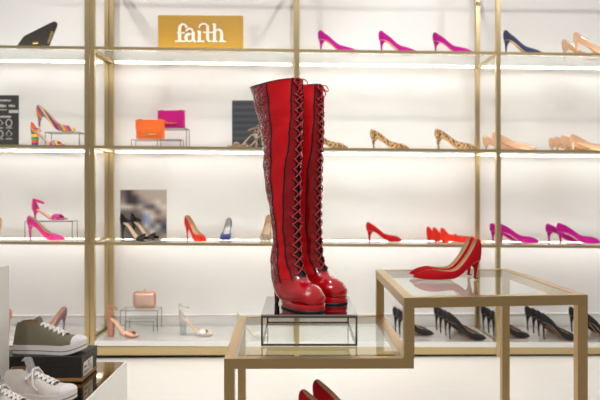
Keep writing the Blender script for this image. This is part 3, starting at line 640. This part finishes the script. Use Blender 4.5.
def make_boot(label, loc, yaw, sxy=1.0, mirror=1, sh=0.0, sz=1.0):
    root = thing('thigh_boot', label, 'boot', loc, yaw, 'red lace-up thigh boots')
    keys = [(k[0]+sh*min(1, max(0, (12-i)/5)) if i > 4 else k[0]+sh, k[1], (k[2]+sh*min(1, max(0, (9-i)/3))), k[3])+k[4:] for i, k in enumerate(KEY)]
    R_ = crom(keys, SUB); KV = 11*SUB
    def pt(r, phi, sgn, sc=1.0):
        Fx, Fz, Bx, Bz, b = r[:5]; mx, mz = (Fx+Bx)/2, (Fz+Bz)/2; hx, hz = (Fx-Bx)/2, (Fz-Bz)/2
        c, s = math.cos(math.radians(phi)), math.sin(math.radians(phi))
        wr = .0016*math.sin(r[1]*75+phi*.06)+.0010*math.sin(r[1]*190+sgn*2-phi*.03)
        s2 = s**.9 if s > 0 else 0
        return Vector((mx+hx*c*sc, sgn*(b*s2*sc+wr*(1 if 20 < phi < 160 else 0)), (mz+hz*c*sc-(.006*s if r[1] > .3 else 0)*max(0, (r[1]-.54)/.105))*sz))
    def panel(nm, lo, hi, n, m, r0, r1, sc=1.0, both=True, sides=(1, -1)):
        bm = bmesh.new()
        for sg_ in sides:
            rows = [[pt(R_[i], lo(R_[i])+(hi(R_[i])-lo(R_[i]))*k/n, sg_, sc) for k in range(n+1)] for i in range(r0, r1+1)]
            grid(bm, rows)
        if r1 == len(R_)-1:
            pass
        return link(nm, bm, m, root)
    z0 = lambda r: 0; p0 = lambda r: r[5]; p1 = lambda r: r[6]; p2 = lambda r: r[7]; pe = lambda r: 180
    panel('tongue', z0, lambda r: r[5]+5, 4, M['tongue'], 0, KV, .965)
    for s_ in (1, -1):
        panel('lace_panel', p0, p1, 6, M['patent'], 0, KV, sides=(s_,)); panel('side_panel', p1, p2, 8, M['leather'], 0, KV, sides=(s_,))
    panel('back_panel', p2, pe, 10, M['croc'], 0, KV)
    panel('lining', z0, pe, 20, M['tongue'], 0, 8, .95)
    bm = bmesh.new(); rows = [[pt(R_[i], 360*k/48 if k <= 24 else 360-360*k/48, 1 if k <= 24 else -1, 1.012) for k in range(48)] for i in range(KV-1, len(R_))]
    V = grid(bm, rows, close_u=True); bm.faces.new(V[-1]); link('vamp', bm, M['vamp'], root)
    for s_ in (1, -1):
        for f_, a, nm in ((p1, 0, 'piping'), (p2, 0, 'piping'), (p0, 0, 'piping')):
            bm = bmesh.new(); tube(bm, [pt(R_[i], f_(R_[i]), s_, 1.006) for i in range(0, KV+1)], .0023 if f_ is not p0 else .0012, 6); link(nm, bm, M['piping'], root)
    bm = bmesh.new(); tube(bm, [pt(R_[0], 360*k/48 if k <= 24 else 360-360*k/48, 1 if k <= 24 else -1, 1.0) for k in range(48)], .0014, 6, closed=True); link('top_binding', bm, M['piping'], root)
    # laces and eyelets
    NR = 21; rows = []
    for j in range(NR):
        t_ = j/(NR-1); idx = 1.0+t_*(KV-3); i = int(idx); fr_ = idx-i
        # equal spacing in height
        zt_ = .632-(.632-.098)*t_; i = min(range(KV-1), key=lambda q: abs(R_[q][1]-zt_)); r = R_[i]
        rows.append((pt(r, r[5]+7+(6 if r[1] < .3 else 3), 1, 1.015), pt(r, r[5]+7+(6 if r[1] < .3 else 3), -1, 1.015)))
    em = None
    for A, B in rows:
        for q in (A, B):
            if em is None:
                bm = bmesh.new(); bmesh.ops.create_uvsphere(bm, u_segments=8, v_segments=6, radius=.0034); e0 = link('eyelet', bm, M['piping'], root); e0.scale = (.8, .8, 1); em = e0.data; e0.location = q
            else:
                e1 = bpy.data.objects.new('eyelet', em); C.objects.link(e1); e1.parent = root; e1.location = q; e1.scale = (.8, .8, 1)
    bm = bmesh.new()
    for j in range(NR-1):
        A, B = rows[j]; A2, B2 = rows[j+1]
        for p, q in ((A, B2), (B, A2)):
            m_ = (p+q)/2+Vector((.009, 0, 0)); tube(bm, [p, p*.75+m_*.25+Vector((.005, 0, 0)), m_, q*.75+m_*.25+Vector((.005, 0, 0)), q], .0017, 5)
    A, B = rows[0]; tube(bm, [A, (A+B)/2+Vector((.008, 0, 0)), B], .0017, 5)
    for s_, ln in ((1, .03), (-1, .036)):
        c0 = (A+B)/2+Vector((.008, 0, 0)); pts = [c0+Vector((.008*math.sin(t*PI), s_*.018*math.sin(t*PI)*t, -ln*t)) for t in (0, .2, .4, .6, .8, 1)]
        tube(bm, pts, .0016, 5)
        pts = [c0+Vector((.006+.004*math.sin(t), s_*(.012-.012*math.cos(t)), .0-.010*math.sin(t))) for t in [2*PI*i/10 for i in range(11)]]; tube(bm, pts, .0016, 5)
    link('lace', bm, M['lace'], root)
    # platform
    Wp = [(.005, .0), (.01, .020), (.03, .032), (.065, .039), (.1, .0435), (.124, .040), (.141, .028), (.149, .014), (.153, 0)]
    xs = [.005+.148*.5*(1-math.cos(PI*i/20)) for i in range(21)]
    def plat(z0_, z1_, sc, nm, m, top_slope):
        bm = bmesh.new(); ring = [(x, interp(Wp, x)) for x in xs]+[(x, -interp(Wp, x)) for x in xs[::-1][1:-1]]
        rows = []
        for q in range(6):
            t_ = q/5; bul = 1+.03*math.sin(PI*t_)
            rows.append([((.11+(x-.11)*sc*bul), y*sc*bul, z0_+(z1_-z0_+top_slope*max(0, .085-x))*t_) for x, y in ring])
        V = grid(bm, rows, close_u=True); bm.faces.new(V[0][::-1]); bm.faces.new(V[-1]); link(nm, bm, m, root)
    plat(.005, .021, 1.0, 'platform', M['vamp'], .35); plat(.0, .0055, 1.01, 'outsole', M['rubber'], 0)
    # stiletto heel
    for nm, m, z_hi, z_lo in (('heel', M['patent'], 1, 0.06), ('heel_tip', M['rubber'], .06, 0)):
        bm = bmesh.new(); rows = []
        for k in range(11):
            t_ = z_hi+(z_lo-z_hi)*k/10; s = t_**2.2; rx = .0055+.016*s; ry = .0055+.018*s; back = -.052+.006*(1-t_)+sh*0
            rows.append([(back+rx+rx*math.cos(2*PI*i/16), ry*math.sin(2*PI*i/16), (.118-.55*max(0, rx*math.cos(2*PI*i/16)))*t_) for i in range(16)])
        V = grid(bm, rows, close_u=True); bm.faces.new(V[0]); bm.faces.new(V[-1][::-1]); link(nm, bm, m, root)
    bm = bmesh.new(); tube(bm, [(-.052+.006*(1-t_)+2*(.0055+.016*t_**2.2)+.0004, 0, (.105)*t_) for t_ in [i/10*.9+.06 for i in range(11)]], .0052, 8); link('heel_breast', bm, M['piping'], root)
    return root
psi1 = math.radians(50)
make_boot('red patent lace-up thigh boot standing nearer, left one of the pair', (-.043, 1.885, ZT), -psi1, sh=.012, sz=1.01)
make_boot('red patent lace-up thigh boot standing behind, right one of the pair', (.013, 2.00, ZT), -math.radians(39), sh=.014, sz=1.015)

# ------------------------------------------------------------------ left foreground: low cabinet, tall cabinet, boxes, sneakers
ZC = .23
cb = thing('display_plinth', 'low white plinth with bronze mirrored top under the sneakers', 'display plinth', (0, 0, 0))
link('body', bx(-1.7, -.75, 1.4, 2.82, 0, ZC-.008), M['white'], cb, False)
link('mirror_top', bx(-1.69, -.758, 1.41, 2.812, ZC-.0078, ZC-.001), M['smoked'], cb, False)
bm = bmesh.new(); box(bm, -.7575, -.75, 1.4, 2.82, ZC-.0078, ZC); box(bm, -1.7, -.7575, 2.8125, 2.82, ZC-.0078, ZC); link('rim', bm, M['white'], cb, False)
tg = link('display_block', bx(-1.62, -1.083, 1.45, 2.42, ZC, .692), M['white'], smooth=False); tag(tg, 'tall plain white block at the left edge, left of the olive sneaker', 'display block')
bxr = thing('shoe_box', 'black shoe box with kraft band supporting the olive sneaker', 'box', (-1.165, 2.5, ZC), 0)
wb, db, hb = .326, .19, .100
link('base', bx(.002, wb-.002, .002, db-.002, 0, hb-.04, bev=.001), M['box'], bxr, False)
link('lid', bx(0, wb, 0, db, hb-.04, hb, bev=.001), M['box'], bxr, False)
link('kraft_band', bx(.0, wb, .0, db, .006, .018), M['kraft'], bxr, False)
link('price_label', bx(wb-.0018, wb+.0005, .02, .13, .019, .072), M['label'], bxr, False)
bm = bmesh.new()
for k in range(9):
    y = .028+.011*k; box(bm, wb+.0006, wb+.0009, y, y+random.uniform(.002, .006), .026, .038)
for k in range(5): box(bm, wb+.0006, wb+.0009, .07, .07+random.uniform(.02, .05), .044+.005*k, .046+.005*k)
link('print', bm, M['labeldark'], bxr, False)
link('red_mark', bx(wb+.0006, wb+.0009, .026, .055, .048, .056), M['labelred'], bxr, False)
def sneaker(label, up, tongue_m, loc, yaw, high=True, sc=1.0, bow=False, stripe='labeldark'):
    root = thing('high_top_sneaker', label, 'sneaker', loc, yaw); root.scale = (sc,)*3; L = .285
    W = [(0, .0), (.012, .014), (.04, .026), (.1, .032), (.25, .033), (.45, .036), (.68, .047), (.82, .046), (.93, .033), (.985, .015), (1, 0)]
    spring = lambda u: .020*max(0, (u-.72)/.28)**1.6
    us = [.5*(1-math.cos(PI*i/26)) for i in range(27)]
    def band(z0_, z1_, sc_, nm, m):
        bm = bmesh.new(); ring = [(u, 1) for u in us]+[(u, -1) for u in us[::-1][1:-1]]
        rows = [[(L*.5+(u*L-L*.5)*sc_, s*interp(W, u)*sc_, z+spring(u)) for u, s in ring] for z in (z0_, (z0_+z1_)/2, z1_)]
        V = grid(bm, rows, close_u=True); bm.faces.new(V[0][::-1]); bm.faces.new(V[-1]); return link(nm, bm, m, root)
    band(.0, .012, 1.0, 'outsole', M['soler']); band(.012, .0145, 1.006, 'sole_stripe', M[stripe]); band(.0145, .034, 1.0, 'midsole', M['soler'])
    zt = [(0, .11), (.05, .144), (.1, .146), (.28, .150), (.33, .148), (.38, .116), (.46, .104), (.6, .086), (.72, .070), (.8, .063), (.9, .055), (.97, .042), (1, .03)]
    if not high: zt = [(0, .075), (.05, .085), (.2, .075), (.3, .088), (.36, .105), (.45, .1), (.6, .085), (.72, .072), (.8, .062), (.9, .055), (.97, .042), (1, .03)]
    NU = 30; NS = 24; uu = [.5*(1-math.cos(PI*i/NU)) for i in range(NU+1)]
    def sec(u, k, inf=1.0):
        th = PI*k/NS; w0 = interp(W, u)*.97; top = interp(zt, u)
        wt_ = w0*(.62 if u < .5 else .62); c = math.cos(th); s = math.sin(th)
        zz = .030+spring(u)+(top-.030)*s**.75
        hh = (zz-.03)/.12; x = u*L
        if u < .4: x += (.018*hh*(1-u/.4))
        y = math.copysign(abs(c)**.62, c)*w0*(1-.22*min(1, hh)) if u < .75 else math.copysign(abs(c)**.75, c)*w0
        return Vector((.5*L+(x-.5*L)*inf, y*inf, zz))
    op = lambda i, k: not (.5*(uu[i]+uu[i+1]) < .34 and abs(k+.5-NS/2) < 6.2) and not (.34 <= .5*(uu[i]+uu[i+1]) < .73 and abs(k+.5-NS/2) < 3.2)
    iu = [i for i in range(NU+1) if uu[i] <= .84]
    bm = bmesh.new(); grid(bm, [[sec(uu[i], k) for k in range(NS+1)] for i in iu], keep=op); link('upper', bm, up, root)
    bm = bmesh.new(); grid(bm, [[sec(uu[i], k, .97) for k in range(NS+1)] for i in iu], keep=lambda i, k: .5*(uu[i]+uu[i+1]) < .34 and not abs(k+.5-NS/2) < 6.2); link('lining', bm, M['kraft'] if high else M['beige'], root)
    bm = bmesh.new(); grid(bm, [[sec(uu[i], k, 1.004) for k in range(NS+1)] for i in range(iu[-1], NU+1)]); link('toe_cap', bm, M['soler'], root)
    bm = bmesh.new(); rows = []
    for q in range(11):
        u = .76-.46*q/10; z = interp(zt, max(u, .34))-.004-(.012 if u < .34 else 0)+(.03*max(0, (.5-u)/.2) if bow else 0); w_ = .020+(.008 if bow and u < .5 else 0)
        rows.append([(u*L, -w_, z-.006), (u*L, -w_*.5, z), (u*L, 0, z+.002), (u*L, w_*.5, z), (u*L, w_, z-.006)])
    grid(bm, rows); link('tongue', bm, tongue_m, root)
    bm = bmesh.new(); eye = []
    for q in range(6):
        u = .40+.062*q; i = u; k = NS/2-3.6; e_ = []
        for s in (-1, 1):
            p = sec(u, NS/2+s*3.8, 1.0)+Vector((0, 0, .0015)); e_.append(p)
        eye.append(e_)
    for q in range(6):
        A, B = eye[q]; m_ = (A+B)/2+Vector((0, 0, .006)); tube(bm, [A, A*.5+m_*.5+Vector((0, 0, .003)), m_, B*.5+m_*.5+Vector((0, 0, .003)), B], .0036, 6)
        if q < 5:
            for p, r in ((eye[q][0], eye[q+1][1]), (eye[q][1], eye[q+1][0])):
                m_ = (p+r)/2+Vector((0, 0, .010)); tube(bm, [p, m_, r], .0034, 6)
    A, B = eye[0]; c0 = (A+B)/2+Vector((0, 0, .01))
    for s in (-1, 1):
        if bow:
            tube(bm, [c0+Vector((.01*math.sin(t), s*(.022-.022*math.cos(t)), -.012*(1-math.cos(t))+.008*math.sin(t))) for t in [2*PI*i/12 for i in range(13)]], .0034, 6)
            tube(bm, [c0, c0+Vector((.012, s*.02, .004)), c0+Vector((.02, s*.036, -.018)), c0+Vector((.028, s*.044, -.048)), c0+Vector((.045, s*.05, -.06))], .0034, 6)
    link('laces', bm, M['wlace'], root)
    if high:
        for u, kk in ((.345, 5.0), (.355, 4.6)):
            pass
    for q in range(8):
        u = .36+.05*q
        bm = bmesh.new(); p = sec(u, NS/2-5.0); bmesh.ops.create_uvsphere(bm, u_segments=8, v_segments=6, radius=.0032, matrix=Matrix.Translation(p)); link('eyelet', bm, M['silver'], root)
    return root
sneaker('olive grey canvas high-top sneaker with white sole standing on the black box', M['canvas'], M['canvas'], (-1.135, 2.575, ZC+hb+.0005), -.03, True, 1.03)
sneaker('silver white sneaker on the mirrored plinth, its toe in front of the box', M['canvas2'], M['silverflake'], (-1.047, 2.29, ZC+.0005), -.10, True, .95, bow=True)
sneaker('silver white sneaker nearest the camera at the bottom left, glittery tongue', M['canvas2'], M['silverflake'], (-1.075, 2.13, ZC+.0005), -.16, True, .86, bow=True)
